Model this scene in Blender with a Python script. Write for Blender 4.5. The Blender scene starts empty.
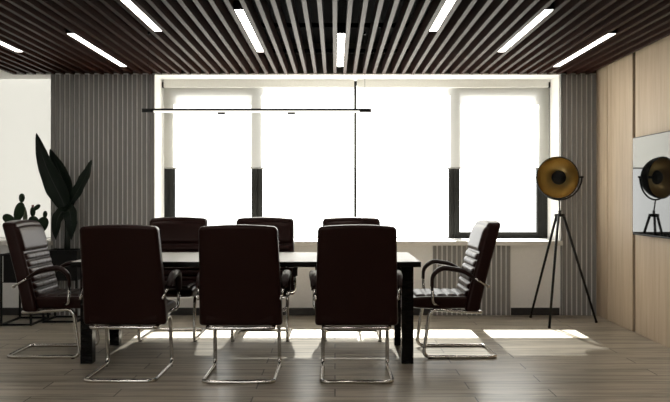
import bpy, bmesh, math, random
from mathutils import Vector, Matrix
R = math.radians
PI = math.pi
random.seed(5)
scene = bpy.context.scene
COL = scene.collection

# ------------------------------------------------------------------ materials
def new_mat(name):
    m = bpy.data.materials.new(name)
    m.use_nodes = True
    nt = m.node_tree
    nt.nodes.clear()
    out = nt.nodes.new('ShaderNodeOutputMaterial')
    return m, nt, out

def N(nt, kind, **props):
    n = nt.nodes.new(kind)
    for k, v in props.items():
        setattr(n, k, v)
    return n

def principled(nt, out, color=(.5, .5, .5), rough=.5, metal=0.0, spec=.5):
    b = N(nt, 'ShaderNodeBsdfPrincipled')
    b.inputs['Base Color'].default_value = (*color, 1)
    b.inputs['Roughness'].default_value = rough
    b.inputs['Metallic'].default_value = metal
    b.inputs['Specular IOR Level'].default_value = spec
    nt.links.new(b.outputs[0], out.inputs[0])
    return b

def ramp(nt, fac, stops):
    r = N(nt, 'ShaderNodeValToRGB')
    el = r.color_ramp.elements
    while len(el) < len(stops):
        el.new(.5)
    for e, (p, c) in zip(el, stops):
        e.position = p
        e.color = (*c, 1)
    nt.links.new(fac, r.inputs[0])
    return r

def noise_mat(name, c1, c2, rough=.5, metal=0., spec=.5, scale=(20, 20, 20), detail=4, bump=0., bdist=.002, rvar=0., tint=None):
    m, nt, out = new_mat(name)
    b = principled(nt, out, c1, rough, metal, spec)
    if tint:
        b.inputs['Specular Tint'].default_value = (*tint, 1)
    tc = N(nt, 'ShaderNodeTexCoord')
    mp = N(nt, 'ShaderNodeMapping')
    mp.inputs['Scale'].default_value = scale
    nt.links.new(tc.outputs['Object'], mp.inputs[0])
    nz = N(nt, 'ShaderNodeTexNoise')
    nz.inputs['Scale'].default_value = 1
    nz.inputs['Detail'].default_value = detail
    nt.links.new(mp.outputs[0], nz.inputs['Vector'])
    r = ramp(nt, nz.outputs[0], [(.3, c1), (.7, c2)])
    nt.links.new(r.outputs[0], b.inputs['Base Color'])
    if rvar:
        mr = N(nt, 'ShaderNodeMapRange')
        mr.inputs[3].default_value = rough - rvar
        mr.inputs[4].default_value = rough + rvar
        nt.links.new(nz.outputs[0], mr.inputs[0])
        nt.links.new(mr.outputs[0], b.inputs['Roughness'])
    if bump:
        bp = N(nt, 'ShaderNodeBump')
        bp.inputs['Strength'].default_value = bump
        bp.inputs['Distance'].default_value = bdist
        nt.links.new(nz.outputs[0], bp.inputs['Height'])
        nt.links.new(bp.outputs[0], b.inputs['Normal'])
    return m

M = {}
M['plaster'] = noise_mat('plaster', (.83, .825, .81), (.87, .865, .85), .85, spec=.2, scale=(60, 60, 60), bump=.15)
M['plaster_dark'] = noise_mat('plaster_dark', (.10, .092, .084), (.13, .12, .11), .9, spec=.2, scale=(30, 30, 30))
M['black_ceiling'] = noise_mat('black_ceiling', (.0020, .0018, .0018), (.004, .0035, .003), .9, spec=.05, scale=(10, 10, 10))
M['slat_wood'] = noise_mat('slat_wood', (.019, .0068, .0046), (.028, .0105, .0072), .5, spec=.11, scale=(60, 1.2, 60), detail=5, bump=.05, tint=(1, .68, .55))
M['grey_slat'] = noise_mat('grey_slat', (.225, .219, .212), (.27, .263, .254), .55, spec=.4, scale=(80, 80, 1.5), detail=4)
M['slat_back'] = noise_mat('slat_back', (.74, .73, .72), (.80, .79, .78), .8, spec=.2, scale=(20, 20, 20))
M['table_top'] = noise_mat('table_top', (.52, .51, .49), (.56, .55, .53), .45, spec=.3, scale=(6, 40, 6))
M['sill'] = noise_mat('sill', (.72, .70, .66), (.77, .75, .71), .45, spec=.4, scale=(40, 40, 40))
M['dark_skirting'] = noise_mat('dark_skirting', (.016, .015, .0145), (.024, .022, .021), .5, scale=(30, 30, 30))
M['frame'] = noise_mat('window_frame_dark', (.011, .011, .010), (.016, .016, .014), .55, spec=.25, scale=(40, 40, 40))
M['black_metal'] = noise_mat('black_metal', (.004, .004, .004), (.007, .0065, .0065), .45, spec=.16, scale=(50, 50, 50))
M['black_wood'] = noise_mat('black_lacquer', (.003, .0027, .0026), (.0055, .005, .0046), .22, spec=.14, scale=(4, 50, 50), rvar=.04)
M['white_plastic'] = noise_mat('white_plastic', (.74, .73, .70), (.78, .77, .74), .5, scale=(50, 50, 50))
M['grey_bar'] = noise_mat('grey_bar', (.30, .295, .28), (.34, .335, .32), .5, scale=(50, 50, 50))
M['chrome'] = noise_mat('chrome', (.56, .54, .51), (.62, .60, .57), .14, 1., scale=(30, 30, 30), rvar=.03)
M['leather'] = noise_mat('burgundy_leather', (.0095, .0026, .0022), (.0145, .0040, .0034), .34, spec=.19, tint=(1, .76, .70), scale=(220, 220, 220), detail=3, bump=.12, bdist=.0008, rvar=.05)
M['arm_leather'] = noise_mat('arm_leather', (.012, .0042, .0036), (.018, .0065, .0055), .40, spec=.18, scale=(200, 200, 200), bump=.1, bdist=.0006)
M['soil'] = noise_mat('soil', (.012, .009, .007), (.03, .022, .016), .95, spec=.1, scale=(80, 80, 80), bump=.8, bdist=.01)
M['leaf'] = noise_mat('dark_leaf', (.0022, .006, .0035), (.0045, .011, .006), .45, spec=.16, scale=(14, 14, 3), detail=3)
M['stem'] = noise_mat('stem', (.004, .008, .004), (.007, .013, .006), .6, scale=(40, 40, 10))
M['cactus'] = noise_mat('cactus_skin', (.008, .020, .008), (.016, .035, .014), .6, spec=.2, scale=(60, 60, 60), bump=.4, bdist=.004)
M['cactus_pale'] = noise_mat('cactus_pale', (.09, .11, .075), (.14, .16, .11), .75, spec=.2, scale=(120, 120, 20), bump=.5, bdist=.004)
M['flower'] = noise_mat('flower', (.35, .12, .12), (.45, .2, .18), .6, scale=(60, 60, 60))
M['gold'] = noise_mat('brass_gold', (.66, .50, .23), (.74, .58, .29), .33, 1., scale=(6, 6, 6))
M['tv_screen'] = noise_mat('tv_screen', (.004, .0045, .0045), (.006, .0065, .0065), .03, spec=.36, scale=(3, 3, 3))
M['gap'] = noise_mat('panel_gap', (.035, .024, .016), (.05, .035, .024), .8, spec=.2, scale=(10, 10, 10))

def wood_panel_mat():
    m, nt, out = new_mat('light_oak')
    b = principled(nt, out, (.5, .37, .25), .5, 0, .35)
    tc = N(nt, 'ShaderNodeTexCoord')
    mp = N(nt, 'ShaderNodeMapping')
    mp.inputs['Scale'].default_value = (14, 14, .9)
    nt.links.new(tc.outputs['Object'], mp.inputs[0])
    n1 = N(nt, 'ShaderNodeTexNoise')
    n1.inputs['Scale'].default_value = 1.0
    n1.inputs['Detail'].default_value = 6
    n1.inputs['Distortion'].default_value = .6
    nt.links.new(mp.outputs[0], n1.inputs['Vector'])
    mp2 = N(nt, 'ShaderNodeMapping')
    mp2.inputs['Scale'].default_value = (120, 120, 3.)
    nt.links.new(tc.outputs['Object'], mp2.inputs[0])
    n2 = N(nt, 'ShaderNodeTexNoise')
    n2.inputs['Scale'].default_value = 1.0
    n2.inputs['Detail'].default_value = 3
    nt.links.new(mp2.outputs[0], n2.inputs['Vector'])
    mx = N(nt, 'ShaderNodeMath', operation='MULTIPLY_ADD')
    mx.inputs[1].default_value = .45
    nt.links.new(n2.outputs[0], mx.inputs[0])
    mm = N(nt, 'ShaderNodeMath', operation='MULTIPLY')
    mm.inputs[1].default_value = .6
    nt.links.new(n1.outputs[0], mm.inputs[0])
    nt.links.new(mm.outputs[0], mx.inputs[2])
    r = ramp(nt, mx.outputs[0], [(.32, (.40, .305, .208)), (.52, (.51, .40, .288)), (.70, (.57, .46, .34))])
    nt.links.new(r.outputs[0], b.inputs['Base Color'])
    return m
M['oak'] = wood_panel_mat()

def floor_mat():
    m, nt, out = new_mat('plank_floor')
    b = principled(nt, out, (.2, .16, .12), .33, 0, .5)
    tc = N(nt, 'ShaderNodeTexCoord')
    br = N(nt, 'ShaderNodeTexBrick')
    br.offset = .37
    br.offset_frequency = 2
    br.inputs['Color1'].default_value = (.30, .30, .30, 1)
    br.inputs['Color2'].default_value = (.72, .72, .72, 1)
    br.inputs['Mortar'].default_value = (0, 0, 0, 1)
    br.inputs['Scale'].default_value = 1
    br.inputs['Mortar Size'].default_value = .0045
    br.inputs['Mortar Smooth'].default_value = .1
    br.inputs['Bias'].default_value = 0
    br.inputs['Brick Width'].default_value = 1.35
    br.inputs['Row Height'].default_value = .19
    nt.links.new(tc.outputs['Object'], br.inputs['Vector'])
    # grain, offset from plank to plank
    vm = N(nt, 'ShaderNodeVectorMath', operation='MULTIPLY_ADD')
    vm.inputs[1].default_value = (9, 7, 5)
    nt.links.new(br.outputs['Color'], vm.inputs[0])
    nt.links.new(tc.outputs['Object'], vm.inputs[2])
    mp = N(nt, 'ShaderNodeMapping')
    mp.inputs['Scale'].default_value = (1.3, 16, 8)
    nt.links.new(vm.outputs[0], mp.inputs[0])
    n1 = N(nt, 'ShaderNodeTexNoise')
    n1.inputs['Scale'].default_value = 1
    n1.inputs['Detail'].default_value = 7
    n1.inputs['Roughness'].default_value = .6
    n1.inputs['Distortion'].default_value = .8
    nt.links.new(mp.outputs[0], n1.inputs['Vector'])
    r = ramp(nt, n1.outputs[0], [(.32, (.17, .146, .112)), (.5, (.39, .347, .278)), (.68, (.52, .466, .382))])
    mul = N(nt, 'ShaderNodeMixRGB', blend_type='MULTIPLY')
    mul.inputs[0].default_value = 1.0
    nt.links.new(r.outputs[0], mul.inputs[1])
    r2 = ramp(nt, br.outputs['Color'], [(0, (.10, .09, .08)), (.28, (.78, .77, .75)), (.75, (1, 1, 1))])
    nt.links.new(r2.outputs[0], mul.inputs[2])
    nt.links.new(mul.outputs[0], b.inputs['Base Color'])
    mr = N(nt, 'ShaderNodeMapRange')
    mr.inputs[3].default_value = .36
    mr.inputs[4].default_value = .26
    nt.links.new(n1.outputs[0], mr.inputs[0])
    nt.links.new(mr.outputs[0], b.inputs['Roughness'])
    bp = N(nt, 'ShaderNodeBump')
    bp.inputs['Strength'].default_value = .5
    bp.inputs['Distance'].default_value = .002
    bp.invert = True
    nt.links.new(br.outputs['Fac'], bp.inputs['Height'])
    bp2 = N(nt, 'ShaderNodeBump')
    bp2.inputs['Strength'].default_value = .12
    bp2.inputs['Distance'].default_value = .002
    nt.links.new(n1.outputs[0], bp2.inputs['Height'])
    nt.links.new(bp.outputs[0], bp2.inputs['Normal'])
    nt.links.new(bp2.outputs[0], b.inputs['Normal'])
    return m
M['floor'] = floor_mat()

def glass_mat():
    m, nt, out = new_mat('pane_glass')
    t = N(nt, 'ShaderNodeBsdfTransparent')
    t.inputs[0].default_value = (.95, .97, .95, 1)
    g = N(nt, 'ShaderNodeBsdfGlossy')
    g.inputs['Roughness'].default_value = .01
    f = N(nt, 'ShaderNodeFresnel')
    f.inputs[0].default_value = 1.45
    mx = N(nt, 'ShaderNodeMixShader')
    nt.links.new(f.outputs[0], mx.inputs[0])
    nt.links.new(t.outputs[0], mx.inputs[1])
    nt.links.new(g.outputs[0], mx.inputs[2])
    nt.links.new(mx.outputs[0], out.inputs[0])
    return m
M['glass'] = glass_mat()

def blind_mat(name, transl, diff, openness):
    m, nt, out = new_mat(name)
    tc = N(nt, 'ShaderNodeTexCoord')
    nz = N(nt, 'ShaderNodeTexNoise')
    nz.inputs['Scale'].default_value = 90
    nz.inputs['Detail'].default_value = 3
    nt.links.new(tc.outputs['Object'], nz.inputs['Vector'])
    k = ramp(nt, nz.outputs[0], [(.3, tuple(c * .94 for c in transl)), (.7, transl)])
    tl = N(nt, 'ShaderNodeBsdfTranslucent')
    nt.links.new(k.outputs[0], tl.inputs[0])
    df = N(nt, 'ShaderNodeBsdfDiffuse')
    df.inputs[0].default_value = (*diff, 1)
    tr = N(nt, 'ShaderNodeBsdfTransparent')
    m1 = N(nt, 'ShaderNodeMixShader')
    m1.inputs[0].default_value = .5
    nt.links.new(tl.outputs[0], m1.inputs[1])
    nt.links.new(df.outputs[0], m1.inputs[2])
    m2 = N(nt, 'ShaderNodeMixShader')
    m2.inputs[0].default_value = openness
    nt.links.new(m1.outputs[0], m2.inputs[1])
    nt.links.new(tr.outputs[0], m2.inputs[2])
    nt.links.new(m2.outputs[0], out.inputs[0])
    return m
M['blind'] = blind_mat('blind_fabric', (.80, .79, .75), (.78, .77, .73), .095)
M['blind_dense'] = blind_mat('dense_blind_fabric', (.10, .0985, .095), (.78, .77, .74), .0)

def emit(name, color, s):
    m, nt, out = new_mat(name)
    e = N(nt, 'ShaderNodeEmission')
    e.inputs[0].default_value = (*color, 1)
    e.inputs[1].default_value = s
    nt.links.new(e.outputs[0], out.inputs[0])
    return m
M['lamp'] = emit('ceiling_diffuser', (1, .92, .83), 11.0)
M['led'] = emit('pendant_diffuser', (1, .95, .88), 1.3)

# ------------------------------------------------------------------ mesh helpers
def fillet(pts, rad, n=6, closed=False):
    P = [Vector(p) for p in pts]
    out = []
    L = len(P)
    for i, p in enumerate(P):
        if not closed and i in (0, L - 1):
            out.append(p)
            continue
        a, b = P[(i - 1) % L], P[(i + 1) % L]
        r = rad[i] if isinstance(rad, (list, tuple)) else rad
        da, db = (a - p), (b - p)
        r = min(r, da.length * .48, db.length * .48)
        if r < 1e-4:
            out.append(p)
            continue
        s, e = p + da.normalized() * r, p + db.normalized() * r
        for k in range(n + 1):
            t = k / n
            out.append((1 - t) ** 2 * s + 2 * t * (1 - t) * p + t * t * e)
    return out

class MB:
    def __init__(self):
        self.bm = bmesh.new()

    def box(self, x0, x1, y0, y1, z0, z1):
        bm = self.bm
        v = [bm.verts.new((x, y, z)) for z in (z0, z1) for y in (y0, y1) for x in (x0, x1)]
        for f in ((0, 2, 3, 1), (4, 5, 7, 6), (0, 1, 5, 4), (2, 6, 7, 3), (0, 4, 6, 2), (1, 3, 7, 5)):
            bm.faces.new([v[i] for i in f])
        return self

    def quad(self, a, b, c, d):
        self.bm.faces.new([self.bm.verts.new(p) for p in (a, b, c, d)])
        return self

    def tube(self, pts, r, seg=10, closed=False, cap=True, flat=1.0, up=None):
        bm = self.bm
        P = [Vector(p) for p in pts]
        n = len(P)
        T = []
        for i in range(n):
            if closed:
                d = P[(i + 1) % n] - P[i - 1]
            else:
                d = P[min(i + 1, n - 1)] - P[max(i - 1, 0)]
            T.append(d.normalized())
        ref = Vector(up) if up else (Vector((0, 0, 1)) if abs(T[0].z) < .9 else Vector((1, 0, 0)))
        nrm = (ref - T[0] * ref.dot(T[0])).normalized()
        rings = []
        for i in range(n):
            nrm = (nrm - T[i] * nrm.dot(T[i])).normalized()
            bi = T[i].cross(nrm)
            rr = r[i] if isinstance(r, (list, tuple)) else r
            rings.append([bm.verts.new(P[i] + (nrm * math.cos(2 * PI * k / seg) * flat + bi * math.sin(2 * PI * k / seg)) * rr) for k in range(seg)])
        for i in range(n if closed else n - 1):
            A, B = rings[i], rings[(i + 1) % n]
            off = 0
            if closed and i == n - 1:
                off = min(range(seg), key=lambda o: sum((A[k].co - B[(k + o) % seg].co).length for k in range(seg)))
            for k in range(seg):
                bm.faces.new((A[k], A[(k + 1) % seg], B[(k + 1 + off) % seg], B[(k + off) % seg]))
        if cap and not closed:
            bm.faces.new(rings[0][::-1])
            bm.faces.new(rings[-1])
        return self

    def lathe(self, prof, seg=32, mat=None, closed=False):
        """prof: (radius, z) list, turned about Z then moved by mat"""
        bm = self.bm
        mat = mat or Matrix()
        rings = []
        for (r, z) in prof:
            if r < 1e-5:
                rings.append([bm.verts.new(mat @ Vector((0, 0, z)))])
            else:
                rings.append([bm.verts.new(mat @ Vector((r * math.cos(2 * PI * k / seg), r * math.sin(2 * PI * k / seg), z))) for k in range(seg)])
        n = len(rings)
        for i in range(n if closed else n - 1):
            A, B = rings[i], rings[(i + 1) % n]
            for k in range(seg):
                a = [A[k % len(A)], A[(k + 1) % len(A)]]
                b = [B[(k + 1) % len(B)], B[k % len(B)]]
                f = []
                for v in a + b:
                    if v not in f:
                        f.append(v)
                if len(f) > 2:
                    bm.faces.new(f)
        return self

    def grid(self, fn, nu, nv):
        bm = self.bm
        V = [[bm.verts.new(fn(i / nu, j / nv)) for i in range(nu + 1)] for j in range(nv + 1)]
        for j in range(nv):
            for i in range(nu):
                bm.faces.new((V[j][i], V[j][i + 1], V[j + 1][i + 1], V[j + 1][i]))
        return V

    def build(self, name, mat, parent=None, smooth=False, bevel=0, bseg=2, recalc=True):
        bm = self.bm
        if recalc:
            bmesh.ops.recalc_face_normals(bm, faces=bm.faces)
        me = bpy.data.meshes.new(name)
        bm.to_mesh(me)
        bm.free()
        for p in me.polygons:
            p.use_smooth = smooth
        me.materials.append(M[mat] if isinstance(mat, str) else mat)
        o = bpy.data.objects.new(name, me)
        COL.objects.link(o)
        if parent:
            o.parent = parent
        if bevel:
            md = o.modifiers.new('bevel', 'BEVEL')
            md.width = bevel
            md.segments = bseg
            md.limit_method = 'ANGLE'
            md.angle_limit = R(35)
            for p in me.polygons:
                p.use_smooth = True
            wn = o.modifiers.new('wn', 'WEIGHTED_NORMAL')
            wn.keep_sharp = True
        return o

def empty(name, label, cat, loc=(0, 0, 0), rz=0, group=None):
    o = bpy.data.objects.new(name, None)
    o.empty_display_size = .1
    COL.objects.link(o)
    o.location = loc
    o.rotation_euler = (0, 0, rz)
    o['label'] = label
    o['category'] = cat
    if group:
        o['group'] = group
    return o

def struct(o, label=None, cat=None):
    o['kind'] = 'structure'
    if label:
        o['label'] = label
        o['category'] = cat
    return o

def kids(o):
    return [c for c in bpy.data.objects if c.parent == o]

def copy_tree(o, parent=None):
    c = o.copy()
    COL.objects.link(c)
    if parent:
        c.parent = parent
    for ch in kids(o):
        copy_tree(ch, c)
    return c

# ------------------------------------------------------------------ room (camera at the origin looking along +Y)
XL, XR, YB, YR = -3.75, 2.69, 8.04, -1.4          # left, right, front face of the window wall, rear
YO = 8.56                                         # outer face of the window wall
ZC = 2.476                                         # underside of the slats
ZT = 2.80
W1 = (-1.856, 2.31)                               # big window recess
W2 = (XL, -2.92)                                  # second recess in the left corner
ZS = .765                                         # sill top

struct(MB().box(XL - .2, XR + .2, YR - .2, YO, -.12, 0).build('floor', 'floor'), 'grey-brown wooden plank floor with sunlit strip by the windows', 'floor')
m = MB()
m.box(XL, XR, YB, YO, 0, ZS - .045)
m.box(W2[1], W1[0], YB, YO, ZS - .045, ZC)
m.box(W1[1], XR, YB, YO, ZS - .045, ZC)
m.box(W2[1], XR, YB, YO, ZC, ZT).box(XL, W2[1], YB, 8.33, ZC, ZT)
wb = struct(m.build('wall_back', 'plaster'), 'white plastered window wall at the far end', 'wall')
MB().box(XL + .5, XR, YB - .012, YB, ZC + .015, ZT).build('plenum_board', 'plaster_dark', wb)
struct(MB().box(XL - .2, XL, YR, YO, 0, ZT).build('wall_left', 'plaster'), 'white plastered wall on the left', 'wall')
RW = (-3.4, -.8)                                   # unseen window added behind the viewer to let in fill light
m = MB()
m.box(XL - .2, XR + .2, YR - .2, YR, 0, ZS).box(XL - .2, XR + .2, YR - .2, YR, ZC, ZT)
m.box(XL - .2, RW[0], YR - .2, YR, ZS, ZC).box(RW[1], XR + .2, YR - .2, YR, ZS, ZC)
struct(m.build('wall_rear', 'plaster_dark'), 'dark wall behind the viewer', 'wall')
m = MB()
m.box(RW[0], RW[1], YR - .16, YR - .09, ZS, ZS + .08).box(RW[0], RW[1], YR - .16, YR - .09, ZC - .08, ZC)
for x in (RW[0], (RW[0] + RW[1]) / 2 - .05, RW[1] - .1):
    m.box(x, x + .1, YR - .16, YR - .09, ZS + .08, ZC - .08)
fill_win = struct(m.build('rear_fill_window', 'frame'), 'dark-framed window added behind the viewer for fill light', 'window')
MB().quad((RW[0], YR - .12, ZS), (RW[1], YR - .12, ZS), (RW[1], YR - .12, ZC), (RW[0], YR - .12, ZC)).build('pane', 'glass', fill_win)
wr = struct(MB().box(XR + .03, XR + .2, YR, YO, 0, ZT).build('wall_right', 'gap'), 'light oak panelled wall on the right', 'wall')
# oak panels on the right wall with shadow gaps
for (a, b) in ((7.722, YB), (7.055, 7.702), (5.3, 6.985), (3.5, 5.24), (1.7, 3.44), (YR, 1.64)):
    MB().box(XR, XR + .03, a, b, 0, ZC + .13).build('oak_panel', 'oak', wr, bevel=.002, bseg=1)

ceil = struct(MB().box(XL - .2, XR + .2, YR, YO, ZT, ZT + .1).build('ceiling', 'black_ceiling'), 'dark ceiling hung with long brown wooden slats', 'ceiling')
PITCH = .0997
SL0 = -33
m = MB()
nsl = 0
k = SL0
while k * PITCH < XR - .02:
    x = k * PITCH - .0007
    m.box(x - .0155, x + .0155, YR, YB - .013, ZC, ZC + .11)
    nsl += 1
    k += 1
m.build('wooden_slats', 'slat_wood', ceil)
m = MB()
for y in (.6, 1.8, 3.0, 4.2, 5.2, 6.3, 7.4):
    m.box(-3.4, XR - .01, y, y + .04, ZC + .11, ZC + .145)
m.build('cross_battens', 'black_ceiling', ceil)
MB().box(XL, SL0 * PITCH - .03, YR, YB, ZC, ZT).build('plaster_border', 'plaster', ceil)

# skirting
struct(MB().box(XL, W2[1], YB - .015, YB, 0, .075).box(W1[0], 1.0, YB - .015, YB, 0, .075).box(1.81, W1[1], YB - .015, YB, 0, .075)
       .build('baseboard_back', 'dark_skirting'), 'dark skirting along the window wall', 'baseboard')
struct(MB().box(XL, XL + .015, YR, YB - .015, 0, .075).build('baseboard_left', 'dark_skirting'), 'dark skirting along the left wall', 'baseboard')

# grey slatted wall cladding
def slat_panel(name, x0, x1, z0, z1, label, edge_l=0., edge_r=0.):
    p = MB().box(x0, x1, YB - .012, YB, z0, z1).build(name, 'slat_back')
    struct(p, label, 'wall panelling')
    m = MB()
    xa, xb = x0 + edge_l, x1 - edge_r
    n = max(1, round((xb - xa) / .0502))
    w = (xb - xa) / n
    for i in range(n):
        xx = xa + i * w
        m.box(xx + .0085, xx + w - .0085, YB - .025, YB - .012, z0, z1)
    m.build('slats', 'grey_slat', p)
    m = MB()
    if edge_l:
        m.box(x0, x0 + edge_l, YB - .028, YB - .012, z0, z1)
    if edge_r:
        m.box(x1 - edge_r, x1, YB - .028, YB - .012, z0, z1)
    if edge_l or edge_r:
        m.build('edge_trim', 'grey_slat', p)
    return p
slat_panel('trim_1', W2[1], W1[0], 0, ZC, 'grey vertical slat cladding left of the windows, behind the tall plant', .042, .032)
slat_panel('trim_2', W1[1] + .01, XR, 0, ZC, 'grey vertical slat cladding right of the windows, behind the floor lamp', .012, 0)
slat_panel('trim_3', 1.0, 1.81, .0, ZS - .05, 'low grey slatted radiator screen below the window sill', 0, 0)

# sills
struct(MB().box(W1[0] - .02, W1[1] + .02, YB - .07, 8.47, ZS - .045, ZS).build('trim_4', 'sill', bevel=.004), 'long white window sill under the wide windows', 'window sill')
struct(MB().box(W2[0], W2[1] + .02, YB - .07, 8.47, ZS - .045, ZS).build('trim_5', 'sill', bevel=.004), 'white window sill in the left corner behind the cacti', 'window sill')

# windows
YF0, YF1 = 8.462, 8.535
def casement(x0, x1, parent):
    z0, z1 = ZS, ZC - .04
    m = MB()
    t = .058
    m.box(x0, x0 + t, YF0 + .012, YF1, z0, z1).box(x1 - t, x1, YF0 + .012, YF1, z0, z1)
    m.box(x0 + t, x1 - t, YF0 + .012, YF1, z0, z0 + .04).box(x0 + t, x1 - t, YF0 + .012, YF1, z1 - .06, z1)
    m.build('casement_frame', 'frame', parent, bevel=.003, bseg=1)
    s = .058
    a0, a1, c0, c1 = x0 + t, x1 - t, z0 + .036, z1 - .05
    m = MB()
    m.box(a0, a0 + s, YF0, YF1 - .01, c0, c1).box(a1 - s, a1, YF0, YF1 - .01, c0, c1)
    m.box(a0 + s, a1 - s, YF0, YF1 - .01, c0, c0 + .036).box(a0 + s, a1 - s, YF0, YF1 - .01, c1 - .06, c1)
    sash = m.build('sash', 'frame', parent, bevel=.003, bseg=1)
    MB().quad((a0 + s, 8.50, c0 + .036), (a1 - s, 8.50, c0 + .036), (a1 - s, 8.50, c1 - .06), (a0 + s, 8.50, c1 - .06)).build('pane', 'glass', sash)

CA, CB = (-1.856, -.790), (1.238, 2.31)
MX = .221
m = MB()
m.box(CA[1], CB[0], YF0 + .02, YF1, ZC - .04, ZC - .001)
m.box(W1[0], CA[1], YF0 + .02, YF1, ZC - .04, ZC - .001).box(CB[0], W1[1], YF0 + .02, YF1, ZC - .04, ZC - .001)
m.box(CA[1], CB[0], YF0 + .04, YF1, ZS, ZS + .012)
m.box(MX - .0135, MX + .0135, YF0 + .01, YF1, ZS + .012, ZC - .04)
win = struct(m.build('window_1', 'frame'), 'wide dark-framed window with two casements and fixed middle panes', 'window')
casement(CA[0], CA[1], win)
casement(CB[0], CB[1], win)
for (a, b) in ((CA[1], MX - .0135), (MX + .0135, CB[0])):
    MB().quad((a, 8.505, ZS + .012), (b, 8.505, ZS + .012), (b, 8.505, ZC - .04), (a, 8.505, ZC - .04)).build('pane', 'glass', win)
m = MB()
m.box(W2[0], W2[1], YF0, YF1, ZT - .05, ZT - .001).box(W2[0], W2[1], YF0, YF1, ZS, ZS + .05)
m.box(W2[0], W2[0] + .05, YF0, YF1, ZS + .05, ZT - .05).box(W2[1] - .05, W2[1], YF0, YF1, ZS + .05, ZT - .05)
win2 = struct(m.build('window_2', 'frame'), 'window in the left corner hidden by its white blind', 'window')
MB().quad((W2[0] + .05, 8.505, ZS + .05), (W2[1] - .05, 8.505, ZS + .05), (W2[1] - .05, 8.505, ZT - .05), (W2[0] + .05, 8.505, ZT - .05)).build('pane', 'glass', win2)

# roller blinds
YBL = 8.395
def blind(x0, x1, zb, label, mat, ends, chain=None, cassette=True, yb=YBL, zt=None):
    zt = zt or ZC
    t = empty('roller_blind', label, 'blind', ((x0 + x1) / 2, yb, zt), 0, 'white roller blinds at the windows')
    ox = (x0 + x1) / 2
    def L(x): return x - ox
    if cassette:
        MB().box(L(x0), L(x1), -.04, .025, -.085, -.002).build('cassette', 'white_plastic', t, bevel=.006)
    else:
        MB().box(L(x0), L(x1), .004, .03, -.03, -.002).build('top_rail', 'white_plastic', t, bevel=.004)
    MB().quad((L(x0) + .004, 0, zb - zt), (L(x1) - .004, 0, zb - zt), (L(x1) - .004, 0, -.08 if cassette else -.002), (L(x0) + .004, 0, -.08 if cassette else -.002)).build('fabric', mat, t)
    MB().box(L(x0) + .004, L(x1) - .004, -.006, .006, zb - zt - .010, zb - zt + .004).build('bottom_bar', 'grey_bar', t, bevel=.002, bseg=1)
    for e in ends:
        MB().box(L(e) - .008, L(e) + .008, -.046, .028, -.088, -.030).build('end_bracket', 'black_metal', t)
    if chain is not None:
        MB().tube([(L(chain), -.03, -.08), (L(chain), -.03, zb - zt - .02)], .004, 6).build('pull_chain', 'frame', t)
    return t
blind(W1[0] + .012, MX - .0155, 1.53, 'left of the two half-lowered white roller blinds, above the table', 'blind', (W1[0] + .012,))
blind(MX + .0145, W1[1] - .004, 1.53, 'right of the two half-lowered white roller blinds, beside the floor lamp', 'blind', (W1[1] - .014,), W1[1] - .012)
blind(W2[0] + .002, W2[1] - .002, ZS + .012, 'fully lowered off-white blind in the left corner behind the cacti', 'blind_dense', (), None, False, YBL, ZT)

# ------------------------------------------------------------------ ceiling lights
def clight(xg, y0, y1, label):
    t = empty('ceiling_light', label, 'ceiling light', (xg, (y0 + y1) / 2, ZC), 0, 'linear lights between the ceiling slats')
    h = (y1 - y0) / 2
    w = .0315
    m = MB()
    m.box(-w, -w + .003, -h, h, .003, .06).box(w - .003, w, -h, h, .003, .06).box(-w, w, -h, h, .06, .064)
    m.box(-w, w, -h - .003, -h, .003, .064).box(-w, w, h, h + .003, .003, .064)
    m.build('housing', 'black_metal', t)
    MB().box(-w + .003, w - .003, -h, h, .004, .010).build('diffuser', 'lamp', t)
def gapx(n): return (n + .5) * PITCH - .0007
LN = 1.53
for n, ya, lab in (
        (-28, 5.30, 'linear ceiling light cut by the left picture edge, over the white corner blind'),
        (-21, 6.07, 'linear ceiling light over the grey slat cladding and tall plant'),
        (-14, 4.45, 'linear ceiling light at the top edge, left of the pendant'),
        (-7, 5.30, 'linear ceiling light above the middle of the pendant bar'),
        (0, 6.07, 'short-looking linear ceiling light at the picture centre, above the right end of the pendant'),
        (7, 4.45, 'linear ceiling light at the top edge, right of the pendant'),
        (14, 5.30, 'linear ceiling light between the top edge light and the light near the oak wall'),
        (21, 6.07, 'linear ceiling light nearest the oak wall, above the floor lamp')):
    clight(gapx(n), ya - .04, ya - .04 + LN, lab)
for n in (-28, -21, -14, -7, 0, 7, 14, 21):      # unseen copies added to brighten the near half of the room
    for ya in (2.3, .3):
        clight(gapx(n), ya, ya + LN, 'added linear fill light over the near half of the room, above the picture edge')

# ------------------------------------------------------------------ conference table
TX0, TX1, TY0, TY1, TZ = -1.90, .617, 5.59, 6.56, .75
tab = empty('conference_table', 'long black conference table with square legs between the leather chairs', 'table', ((TX0 + TX1) / 2, (TY0 + TY1) / 2, 0))
hx, hy = (TX1 - TX0) / 2, (TY1 - TY0) / 2
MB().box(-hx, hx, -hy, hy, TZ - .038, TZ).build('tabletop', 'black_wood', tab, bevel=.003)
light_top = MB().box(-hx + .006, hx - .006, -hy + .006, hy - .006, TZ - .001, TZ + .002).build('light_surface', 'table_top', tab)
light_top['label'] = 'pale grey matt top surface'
for sx in (-1, 1):
    for sy in (-1, 1):
        cx, cy = sx * (hx - .045 - .043), sy * (hy - .09 - .043)
        MB().box(cx - .043, cx + .043, cy - .043, cy + .043, 0, TZ - .038).build('leg', 'black_wood', tab, bevel=.003)
MB().box(-hx + .2, hx - .2, -.06, .06, TZ - .075, TZ - .038).build('under_rail', 'black_wood', tab)

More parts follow.
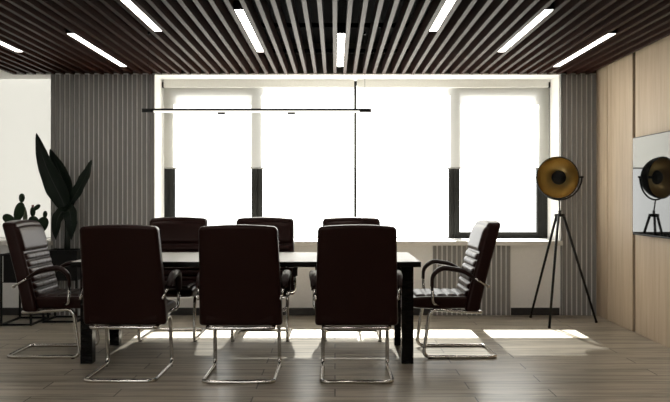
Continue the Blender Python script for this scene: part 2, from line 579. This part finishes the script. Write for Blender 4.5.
# ------------------------------------------------------------------ chairs (local: front = +Y)
def back_y(z):      # rear face of the backrest
    t = (z - .355) / .655
    return -.165 - .168 * t ** 1.12
def make_chair(label):
    t = empty('conference_chair', label, 'chair', (0, 0, 0), 0, 'burgundy leather chairs around the table')
    # cantilever tube
    w, tr = .232, .0138
    loop = [(-w, -.285, tr), (-w, .268, tr), (-w + .004, .215, .372), (-w + .012, -.175, .345),
            (w - .012, -.175, .345), (w - .004, .215, .372), (w, .268, tr), (w, -.285, tr)]
    fr = MB().tube(fillet(loop, [.055, .06, .06, .03, .03, .06, .06, .055], 7, True), tr, 10, closed=True).build('cantilever_frame', 'chrome', t, True)
    for s in (-1, 1):
        MB().lathe([(0, 0), (.016, 0), (.016, .006), (0, .006)], 12, Matrix.Translation((s * w, .215, 0))).build('floor_glide', 'arm_leather', fr)
    # seat shell
    m = MB()
    ny = 10
    def seat_top(y): return .468 - .022 * max(0, (y - .24) / .15) ** 2 + .012 * max(0, (-.05 - y) / .15) ** 2
    def seat_bot(y): return 0.374 + .02 * max(0, (y - .24) / .15) ** 2
    ys = [-.17 + .56 * i / ny for i in range(ny + 1)]
    xs = [-.245, -.12, 0, .12, .245]
    top = [[m.bm.verts.new((x, y, seat_top(y))) for x in xs] for y in ys]
    bot = [[m.bm.verts.new((x * .97, y, seat_bot(y))) for x in xs] for y in ys]
    for j in range(ny):
        for i in range(4):
            m.bm.faces.new((top[j][i], top[j][i + 1], top[j + 1][i + 1], top[j + 1][i]))
            m.bm.faces.new((bot[j][i], bot[j + 1][i], bot[j + 1][i + 1], bot[j][i + 1]))
        m.bm.faces.new((top[j][0], top[j + 1][0], bot[j + 1][0], bot[j][0]))
        m.bm.faces.new((top[j][4], bot[j][4], bot[j + 1][4], top[j + 1][4]))
    for j in (0, ny):
        for i in range(4):
            m.bm.faces.new((top[j][i], bot[j][i], bot[j][i + 1], top[j][i + 1]))
    seat = m.build('seat', 'leather', t, bevel=.024, bseg=3)
    # seat padding with cross ribs
    def pad(tt): return max(0., 1 - abs(2 * tt - 1) ** 3.2) ** .5
    def colpad(u):
        c = .90 + .10 * min(1, abs(abs(u) - .36) / .05)
        e = max(0., 1 - abs(u) ** 16)
        return c * e
    def seat_pad(u, v):
        uu = 2 * u - 1
        y = -.08 + .40 * v
        q = v * 5
        h = pad(q - math.floor(q)) if v < 1 else 0
        return (uu * .205, y, seat_top(y) - .010 + .024 * (.45 + .55 * h) * colpad(uu))
    m = MB()
    m.grid(seat_pad, 36, 60)
    m.build('seat_padding', 'leather', seat, True)
    # backrest shell
    m = MB()
    nz, nx = 12, 8
    def bw(z): return .281 - .024 * ((z - .355) / .655)
    zs = [.355 + .667 * i / nz for i in range(nz + 1)]
    def TH(z): return .120 - .004 * (z - .355) / .655
    rear, front = [], []
    for z in zs:
        a, b = [], []
        for i in range(nx + 1):
            u = 2 * i / nx - 1
            tz = (z - .355) / .667
            zz = z + .014 * (1 - u * u) * tz
            yr = back_y(z) + .016 * u * u
            a.append(m.bm.verts.new((u * bw(z), yr, zz)))
            b.append(m.bm.verts.new((u * bw(z) * .985, back_y(z) + TH(z) + .006 * u * u, zz)))
        rear.append(a)
        front.append(b)
    for j in range(nz):
        for i in range(nx):
            m.bm.faces.new((rear[j][i], rear[j + 1][i], rear[j + 1][i + 1], rear[j][i + 1]))
            m.bm.faces.new((front[j][i], front[j][i + 1], front[j + 1][i + 1], front[j + 1][i]))
        m.bm.faces.new((rear[j][0], front[j][0], front[j + 1][0], rear[j + 1][0]))
        m.bm.faces.new((rear[j][nx], rear[j + 1][nx], front[j + 1][nx], front[j][nx]))
    for j in (0, nz):
        for i in range(nx):
            m.bm.faces.new((rear[j][i], rear[j][i + 1], front[j][i + 1], front[j][i]))
    back = m.build('backrest', 'leather', t, bevel=.026, bseg=4)
    # ribbed lumbar padding
    def back_pad(u, v):
        uu = 2 * u - 1
        z = .465 + .330 * v
        q = v * 6
        h = pad(q - math.floor(q)) if v < 1 else 0
        return (uu * .252, back_y(z) + TH(z) - .010 + .034 * (.25 + .75 * h) * colpad(uu), z)
    m = MB()
    m.grid(back_pad, 36, 72)
    m.build('ribbed_padding', 'leather', back, True)
    def head_pad(u, v):
        uu = 2 * u - 1
        z = .797 + .202 * v
        e = max(0., 1 - abs(uu) ** 24) ** .5
        f = max(0., 1 - abs(2 * v - 1) ** 5) ** .6
        return (uu * .258, back_y(z) + TH(z) - .012 + .034 * f * e, z + .008 * (1 - uu * uu) * v)
    m = MB()
    m.grid(head_pad, 28, 20)
    m.build('headrest', 'leather', back, True)
    # armrests
    for s in (-1, 1):
        ax = s * .292
        path = fillet([(ax - s * .006, -.105, .612), (ax, -.02, .668), (ax, .135, .692), (ax, .205, .635), (ax, .208, .550)],
                      [.0, .09, .10, .07, .0], 7)
        n = len(path)
        rad = [.022 + .010 * math.sin(PI * min(1, i / n * 1.1)) for i in range(n)]
        arm = MB().tube(path, rad, 12, flat=.62, up=(0, 0, 1)).build('armrest', 'arm_leather', t, True)
        MB().tube(fillet([(ax, .208, .560), (ax, .200, .425), (s * .235, .15, .405)], .03, 5), .011, 10).build('front_post', 'chrome', arm, True)
        MB().tube([(ax - s * .006, -.095, .618), (s * .272, -.215, .548)], .0085, 10).build('rear_link', 'chrome', arm, True)
        MB().lathe([(0, 0), (.012, 0), (.013, .003), (.013, .010), (.010, .013), (0, .013)], 14,
                   Matrix.Translation((s * .266, -.215, .548)) @ Matrix.Rotation(s * PI / 2, 4, 'Y')).build('bolt_cap', 'chrome', arm, True)
    return t

chair = make_chair('burgundy leather chair turned away, left of the three nearest chairs')
places = [
    (-1.413, 5.385, 0, None),
    (-.630, 5.355, 0, 'burgundy leather chair turned away, middle of the three nearest chairs'),
    (.144, 5.355, 0, 'burgundy leather chair turned away, right of the three nearest chairs'),
    (-1.41, 6.79, PI, 'leather chair across the table, facing the viewer, in front of the left casement'),
    (-.63, 6.79, PI, 'middle leather chair across the table, its back against the bright fixed pane'),
    (.147, 6.79, PI, 'leather chair across the table below the thin window mullion'),
    (-2.185, 6.10, -PI / 2, 'leather chair at the left table end beside the cacti, showing its ribbed front'),
    (.930, 6.10, PI / 2, 'leather chair at the right table end in profile near the floor lamp'),
]
for i, (x, y, a, lab) in enumerate(places):
    c = chair if i == 0 else copy_tree(chair)
    c.location = (x, y, 0)
    c.rotation_euler = (0, 0, a)
    if lab:
        c['label'] = lab

# ------------------------------------------------------------------ pendant bar
PX0, PX1, PY, PZ = -1.50, .282, 6.07, 1.893
pen = empty('pendant_light', 'slim black linear pendant light hanging above the conference table', 'pendant light', ((PX0 + PX1) / 2, PY, ZC))
h = (PX1 - PX0) / 2
z = PZ - ZC
MB().box(-h, h, -.015, .015, z - .006, z + .010).build('bar', 'black_metal', pen, bevel=.002, bseg=1)
MB().box(-h + .09, h - .09, -.012, .012, z - .020, z - .006).build('diffuser', 'led', pen, bevel=.004)
for s in (-1, 1):
    MB().box(min(s * h, s * (h - .09)), max(s * h, s * (h - .09)), -.013, .013, z - .017, z - .006).build('end_cap', 'black_metal', pen)
    cap = MB().tube([(s * (h - .05), 0, z + .004), (s * (h - .05), 0, .004)], .0012, 6).build('suspension_wire', 'black_metal', pen)
    MB().lathe([(0, 0), (.010, 0), (.010, .02), (0, .02)], 16, Matrix.Translation((s * (h - .05), 0, .004))).build('ceiling_rose', 'black_metal', cap, True)
for px in (-.275, .27):
    MB().box(px - .03, px + .03, -.014, .014, z - .033, z - .019).build('joint_clip', 'black_metal', pen, bevel=.002, bseg=1)

# ------------------------------------------------------------------ floor lamp
LX, LY, LZ = 2.165, 7.52, 1.405
lamp = empty('floor_lamp', 'black tripod floor lamp with a round brass-lined reflector bowl', 'floor lamp', (LX, LY, 0))
apex = Vector((0, 0, 1.035))
for (fx, fy) in ((1.972 - LX, 7.86 - LY), (1.99 - LX, 7.24 - LY), (2.525 - LX, 7.54 - LY)):
    f = Vector((fx, fy, .006))
    d = (f - apex).normalized()
    side = Vector((fx, fy, 0)).normalized() * .036
    leg = MB().tube([apex + side + Vector((0, 0, .01)), f + Vector((0, 0, .008))], [.013, .0115], 10).build('leg', 'black_metal', lamp, True)
    MB().lathe([(0, 0), (.014, 0), (.014, .016), (0, .016)], 12, Matrix.Translation((fx, fy, 0))).build('foot', 'arm_leather', leg, True)
MB().lathe([(0, 1.025), (.046, 1.025), (.049, 1.030), (.049, 1.048), (.044, 1.054), (.012, 1.056), (.012, 1.085), (0, 1.085)], 20).build('hub', 'black_metal', lamp, True)
AIM = R(27)     # bowl turned left, towards the table
hd = Matrix.Translation((0, 0, LZ)) @ Matrix.Rotation(-AIM, 4, 'Z') @ Matrix.Rotation(R(90 + 3), 4, 'X')   # local +Z looks towards -Y
RB = .194
prof = [(RB * math.sin(a), .10 - .185 * (math.cos(a) ** 1.0)) for a in [PI / 2 * i / 12 for i in range(13)]]
outer = [(r * 1.025 + .001, zz - .006) for (r, zz) in prof]
m = MB()
m.lathe(outer[:-1] + [(RB + .006, .094), (RB + .009, .10), (RB + .006, .104), (RB, .104)], 48, hd)
bowl = m.build('reflector_shell', 'black_metal', lamp, True)
m = MB()
m.lathe(prof, 48, hd)
m.build('brass_lining', 'gold', bowl, True)
MB().lathe([(0, -.08), (.012, -.08), (.012, .03), (.03, .035), (.03, .03)], 20, hd).build('bulb_holder', 'black_metal', bowl, True)
MB().lathe([(0, .075), (.03, .073), (.055, .062), (.068, .040), (.0685, .034), (.05, .034), (0, .034)], 32, hd).build('bulb_cap', 'black_metal', bowl, True)
ry = RB + .017
arc = [hd @ Vector((ry * math.cos(a), 0, .02)) for a in ()]
yk = []
for i in range(25):
    a = PI + PI * i / 24
    p = Matrix.Translation((0, 0, LZ)) @ Matrix.Rotation(-AIM, 4, 'Z') @ Vector((ry * math.cos(a), -.02, ry * 1.02 * math.sin(a)))
    yk.append(p)
yoke = MB().tube(yk, .0085, 8).build('yoke', 'black_metal', lamp, True)
low = yk[12]
MB().tube([low, (0, 0, 1.08)], .007, 10).build('neck', 'black_metal', yoke, True)
for s in (0, -1):
    p = yk[s]
    dirv = (p - Vector((0, 0, LZ)))
    dirv.z = 0
    dirv.normalize()
    MB().tube([p - dirv * .020, p + dirv * .016], [.008, .011], 12).build('pivot_knob', 'black_metal', yoke, True)

# ------------------------------------------------------------------ wall screen
TVX = XR - .068
tv = empty('television', 'wide glossy black wall screen on the oak wall, mirroring the lamp', 'television', (XR, 6.12, 1.311))
MB().box(-.068, -.022, -.75, .75, -.426, .426).build('housing', 'black_metal', tv, bevel=.004)
MB().box(-.0705, -.066, -.742, .742, -.410, .418).build('screen', 'tv_screen', tv)
MB().box(-.022, 0, -.25, .25, -.2, .2).build('wall_bracket', 'black_metal', tv)

# ------------------------------------------------------------------ plants and their stands
def stand(x0, x1, y0, y1, h, label):
    cx, cy = (x0 + x1) / 2, (y0 + y1) / 2
    t = empty('plant_stand', label, 'plant stand', (cx, cy, 0), 0, 'black metal plant stands')
    a, b, r = (x1 - x0) / 2, (y1 - y0) / 2, .009
    for sx in (-1, 1):
        for sy in (-1, 1):
            MB().box(sx * a - r, sx * a + r, sy * b - r, sy * b + r, 0, h).build('leg', 'black_metal', t)
    for nm, z0 in (('bottom_frame', .002), ('top_frame', h - .02)):
        m = MB()
        for s in (-1, 1):
            m.box(-a, a, s * b - r * .9, s * b + r * .9, z0, z0 + .018)
            m.box(s * a - r * .9, s * a + r * .9, -b, b, z0, z0 + .018)
        m.build(nm, 'black_metal', t)
    MB().box(-a + r, a - r, -b + r, b - r, .405, .412).build('shelf', 'black_metal', t)
    return t

def planter(root, a, b, z0, z1, mat='black_metal'):
    m = MB()
    m.box(-a, a, -b, b, z0, z0 + .02)
    m.box(-a, -a + .012, -b, b, z0 + .02, z1).box(a - .012, a, -b, b, z0 + .02, z1)
    m.box(-a + .012, a - .012, -b, -b + .012, z0 + .02, z1).box(-a + .012, a - .012, b - .012, b, z0 + .02, z1)
    p = m.build('planter', mat, root)
    MB().box(-a + .012, a - .012, -b + .012, b - .012, z0 + .02, z1 - .03).build('soil', 'soil', p)
    return p

S1 = (-3.15, -2.87, 7.36, 7.80)
S2 = (-2.82, -2.50, 7.54, 7.86)
stand(*S1, .68, 'black square-tube plant stand at the left picture edge, under the cactus planter')
stand(*S2, .70, 'black square-tube plant stand under the tall leafy plant, by the grey cladding')

# cactus planter: planter is a thing, each cactus is a thing standing in it
c1 = ((S1[0] + S1[1]) / 2, (S1[2] + S1[3]) / 2)
pt = empty('planter_box', 'black box planter holding three cacti on the left stand', 'planter', (c1[0], c1[1], .412))
planter(pt, .128, .203, 0.0, .25)
SOIL = .412 + .22

def pad_mesh(mb, base, tilt, yaw, w, hgt, th):
    """an oval cactus pad that stands on base, leaning by tilt in its own plane"""
    mt = Matrix.Translation(base) @ Matrix.Rotation(yaw, 4, 'Z') @ Matrix.Rotation(tilt, 4, 'Y')
    nu, nv = 18, 12
    V = []
    for j in range(nv + 1):
        a = PI * j / nv
        row = []
        for i in range(nu):
            b = 2 * PI * i / nu
            zz = hgt / 2 - hgt / 2 * math.cos(a)
            wide = math.sin(a) * (1 + .22 * (zz / hgt - .5))
            p = Vector((w / 2 * wide * math.cos(b), th / 2 * math.sin(a) ** .7 * math.sin(b), zz)) if 0 < j < nv else Vector((0, 0, zz))
            row.append(mb.bm.verts.new(mt @ p))
            if j in (0, nv):
                break
        V.append(row)
    for j in range(nv):
        A, B = V[j], V[j + 1]
        for i in range(nu):
            if len(A) == 1:
                mb.bm.faces.new((A[0], B[i], B[(i + 1) % nu]))
            elif len(B) == 1:
                mb.bm.faces.new((A[i], B[0], A[(i + 1) % nu]))
            else:
                mb.bm.faces.new((A[i], B[i], B[(i + 1) % nu], A[(i + 1) % nu]))
    return mt @ Vector((0, 0, hgt))

t_tops = {}
def cactus(loc, label, pads):
    t = empty('prickly_pear_cactus', label, 'cactus', loc, 0)
    made = []
    for (par, frac, side, tilt, yaw, w, hg, th) in pads:
        mb = MB()
        if par is None:
            base = Vector((0, 0, -.02))
        else:
            pb, ptilt, pyaw, pw, ph = made[par]
            mt = Matrix.Translation(pb) @ Matrix.Rotation(pyaw, 4, 'Z') @ Matrix.Rotation(ptilt, 4, 'Y')
            base = mt @ Vector((side * pw * .5, 0, ph * frac))
        pad_mesh(mb, base, tilt, yaw, w, hg, th)
        mb.build('pad', 'cactus', t, True)
        made.append((base, tilt, yaw, w, hg))
    t_tops[t.name] = [b + Vector((math.sin(a) * h_, 0, math.cos(a) * h_)) for (b, a, y_, w_, h_) in made]
    return t

# left cactus (front of planter)
YC1 = 7.44
cactus((-3.045, YC1, SOIL), 'tall prickly pear cactus with stacked oval pads, leftmost in the planter', [
    (None, 0, 0, R(0), 0, .105, .385, .045),
    (0, .93, -.10, R(-60), 0, .088, .135, .035),
    (0, .95, .12, R(15), 0, .100, .195, .04),
    (2, .97, .0, R(3), 0, .058, .090, .03),
    (0, .80, -.5, R(-42), 0, .045, .115, .025),
])
# small columnar cactus
cc = empty('column_cactus', 'small pale column cactus between the two prickly pears', 'cactus', (-3.03, 7.63, SOIL))
def ribbed(mb, r, h0, n=9, ox=0):
    seg, nz = n * 4, 12
    rows = []
    for j in range(nz + 1):
        t = j / nz
        rr = r * (1 - max(0, (t - .75) / .25) ** 2.2 * .92)
        rows.append([mb.bm.verts.new((ox + rr * (1 + .10 * math.cos(n * 2 * PI * i / seg)) * math.cos(2 * PI * i / seg),
                                      rr * (1 + .10 * math.cos(n * 2 * PI * i / seg)) * math.sin(2 * PI * i / seg), -.01 + h0 * t)) for i in range(seg)])
    for A, B in zip(rows, rows[1:]):
        for i in range(seg):
            mb.bm.faces.new((A[i], A[(i + 1) % seg], B[(i + 1) % seg], B[i]))
    mb.bm.faces.new(rows[-1])
    return mb
ribbed(MB(), .021, .495).build('stem', 'cactus_pale', cc, True)
ribbed(MB(), .024, .34, 9, -.045).build('side_stem', 'cactus', cc, True)
# right cactus (rear of planter)
rc = cactus((-2.955, 7.73, SOIL), 'bushy prickly pear cactus with a small pink flower, rightmost in the planter', [
    (None, 0, 0, R(0), 0, .125, .34, .06),
    (0, .72, -.15, R(-12), 0, .120, .175, .06),
    (0, .72, .25, R(24), 0, .115, .175, .06),
    (1, .92, .05, R(0), 0, .055, .105, .035),
    (3, .65, .2, R(48), .2, .045, .085, .03),
    (2, .92, -.05, R(5), 0, .045, .075, .03),
])
MB().lathe([(0, -.01), (.008, -.01), (.014, .008), (.012, .018), (0, .014)], 10, Matrix.Translation(t_tops[rc.name][3])).build('flower', 'flower', rc, True)

# tall plant
c2 = ((S2[0] + S2[1]) / 2, (S2[2] + S2[3]) / 2)
tp = empty('potted_plant', 'tall potted plant with big dark upright leaves in a black box planter', 'plant', (c2[0], c2[1], .412))
planter(tp, .143, .143, 0, .285)
PD = c2[1]
SC = 780 / PD
def P(px, py, dy=0.):
    """a point of the plant plane given by how it measures against the wall behind"""
    d = PD + dy
    return Vector(((px - 335) * d / 780 - c2[0], dy, 1.216 - (py - 197) * d / 780 - .412))
def leaf(spine, wid, dyaw, cup=.25, name='leaf', stem_r=.0):
    S = [Vector(p) for p in spine]
    def at(t):
        q = t * (len(S) - 1)
        i = min(int(q), len(S) - 2)
        f = q - i
        p0, p1, p2, p3 = S[max(i - 1, 0)], S[i], S[i + 1], S[min(i + 2, len(S) - 1)]
        return .5 * ((2 * p1) + (p2 - p0) * f + (2 * p0 - 5 * p1 + 4 * p2 - p3) * f * f + (3 * p1 - p0 - 3 * p2 + p3) * f ** 3)
    mb = MB()
    nu, nv = 10, 26
    def fn(u, v):
        p = at(v)
        tg = (at(min(1, v + .02)) - at(max(0, v - .02))).normalized()
        side = tg.cross(Vector((math.sin(dyaw), -math.cos(dyaw), 0))).normalized()
        nr = side.cross(tg).normalized()
        q = v * (len(wid) - 1)
        i = min(int(q), len(wid) - 2)
        w = wid[i] + (wid[i + 1] - wid[i]) * (q - i)
        s = 2 * u - 1
        wav = .006 * math.sin(v * 23 + s) * abs(s)
        return p + side * s * w + nr * (cup * w * s * s + wav)
    mb.grid(fn, nu, nv)
    o = mb.build(name, 'leaf', tp, True, recalc=False)
    sd = o.modifiers.new('thick', 'SOLIDIFY')
    sd.thickness = .004
    MB().tube([at(i / 12) + Vector((0, .003, 0)) for i in range(13)], [.008 * (1 - i / 14) + .001 for i in range(13)], 6).build('midrib', 'stem', o, True)
    return o
MB().tube([P(67, 254), P(67.5, 235), P(67, 218), P(67.5, 206)], [.030, .028, .024, .018], 12).build('trunk', 'stem', tp, True)
leaf([P(66, 212), P(62, 200, -.02), P(52, 180, -.04), P(43, 158, -.04), P(36.5, 133, -.02)], [.012, .075, .100, .080, .055, .0], R(10))
leaf([P(67, 212), P(67, 198, .03), P(62, 178, .05), P(56, 163, .05), P(50, 149, .05)], [.012, .07, .095, .085, .050, 0], R(-8))
leaf([P(68, 211), P(72, 201), P(80, 187, -.03), P(87, 173, -.04), P(91.5, 160, -.03)], [.012, .045, .060, .060, .045, 0], R(-25))
leaf([P(67, 212), P(69, 210, -.06), P(71, 220, -.12), P(71, 240, -.12)], [.02, .055, .07, .055, 0], R(5))
leaf([P(67, 214), P(62, 212, -.03), P(57, 222, -.05), P(55.5, 240, -.04)], [.02, .05, .06, .05, 0], R(-15))
leaf([P(67, 224), P(72, 220, .05), P(74, 232, .07)], [.01, .04, .04, 0], R(30))

# ------------------------------------------------------------------ light
wd = bpy.data.worlds.new('World')
scene.world = wd
wd.use_nodes = True
bg = wd.node_tree.nodes['Background']
bg.inputs[0].default_value = (1.0, .99, .975, 1)
bg.inputs[1].default_value = 3.4
sd = bpy.data.lights.new('sun', 'SUN')
sd.energy = 42
sd.angle = R(.6)
sd.color = (1, .97, .91)
so = bpy.data.objects.new('sun', sd)
COL.objects.link(so)
el = math.atan(.916)
dirv = Vector((.0, -math.cos(el), -math.sin(el)))
so.rotation_euler = dirv.to_track_quat('-Z', 'Y').to_euler()
so.location = (0, 14, 8)

# ------------------------------------------------------------------ camera
cd = bpy.data.cameras.new('camera')
cd.sensor_width = 36
cd.lens = 36 * 780 / 670
cd.shift_y = -4 / 670
cd.clip_start = .05
co = bpy.data.objects.new('camera', cd)
COL.objects.link(co)
co.location = (0, 0, 1.216)
co.rotation_euler = (R(90), 0, 0)
scene.camera = co

vs = scene.view_settings
vs.view_transform = 'Standard'
vs.look = 'None'
vs.exposure = .27
vs.gamma = 1
vs.use_curve_mapping = False
scene.cycles.use_denoising = True
scene.cycles.max_bounces = 12
scene.cycles.diffuse_bounces = 6
scene.cycles.transparent_max_bounces = 16
scene.cycles.caustics_refractive = False
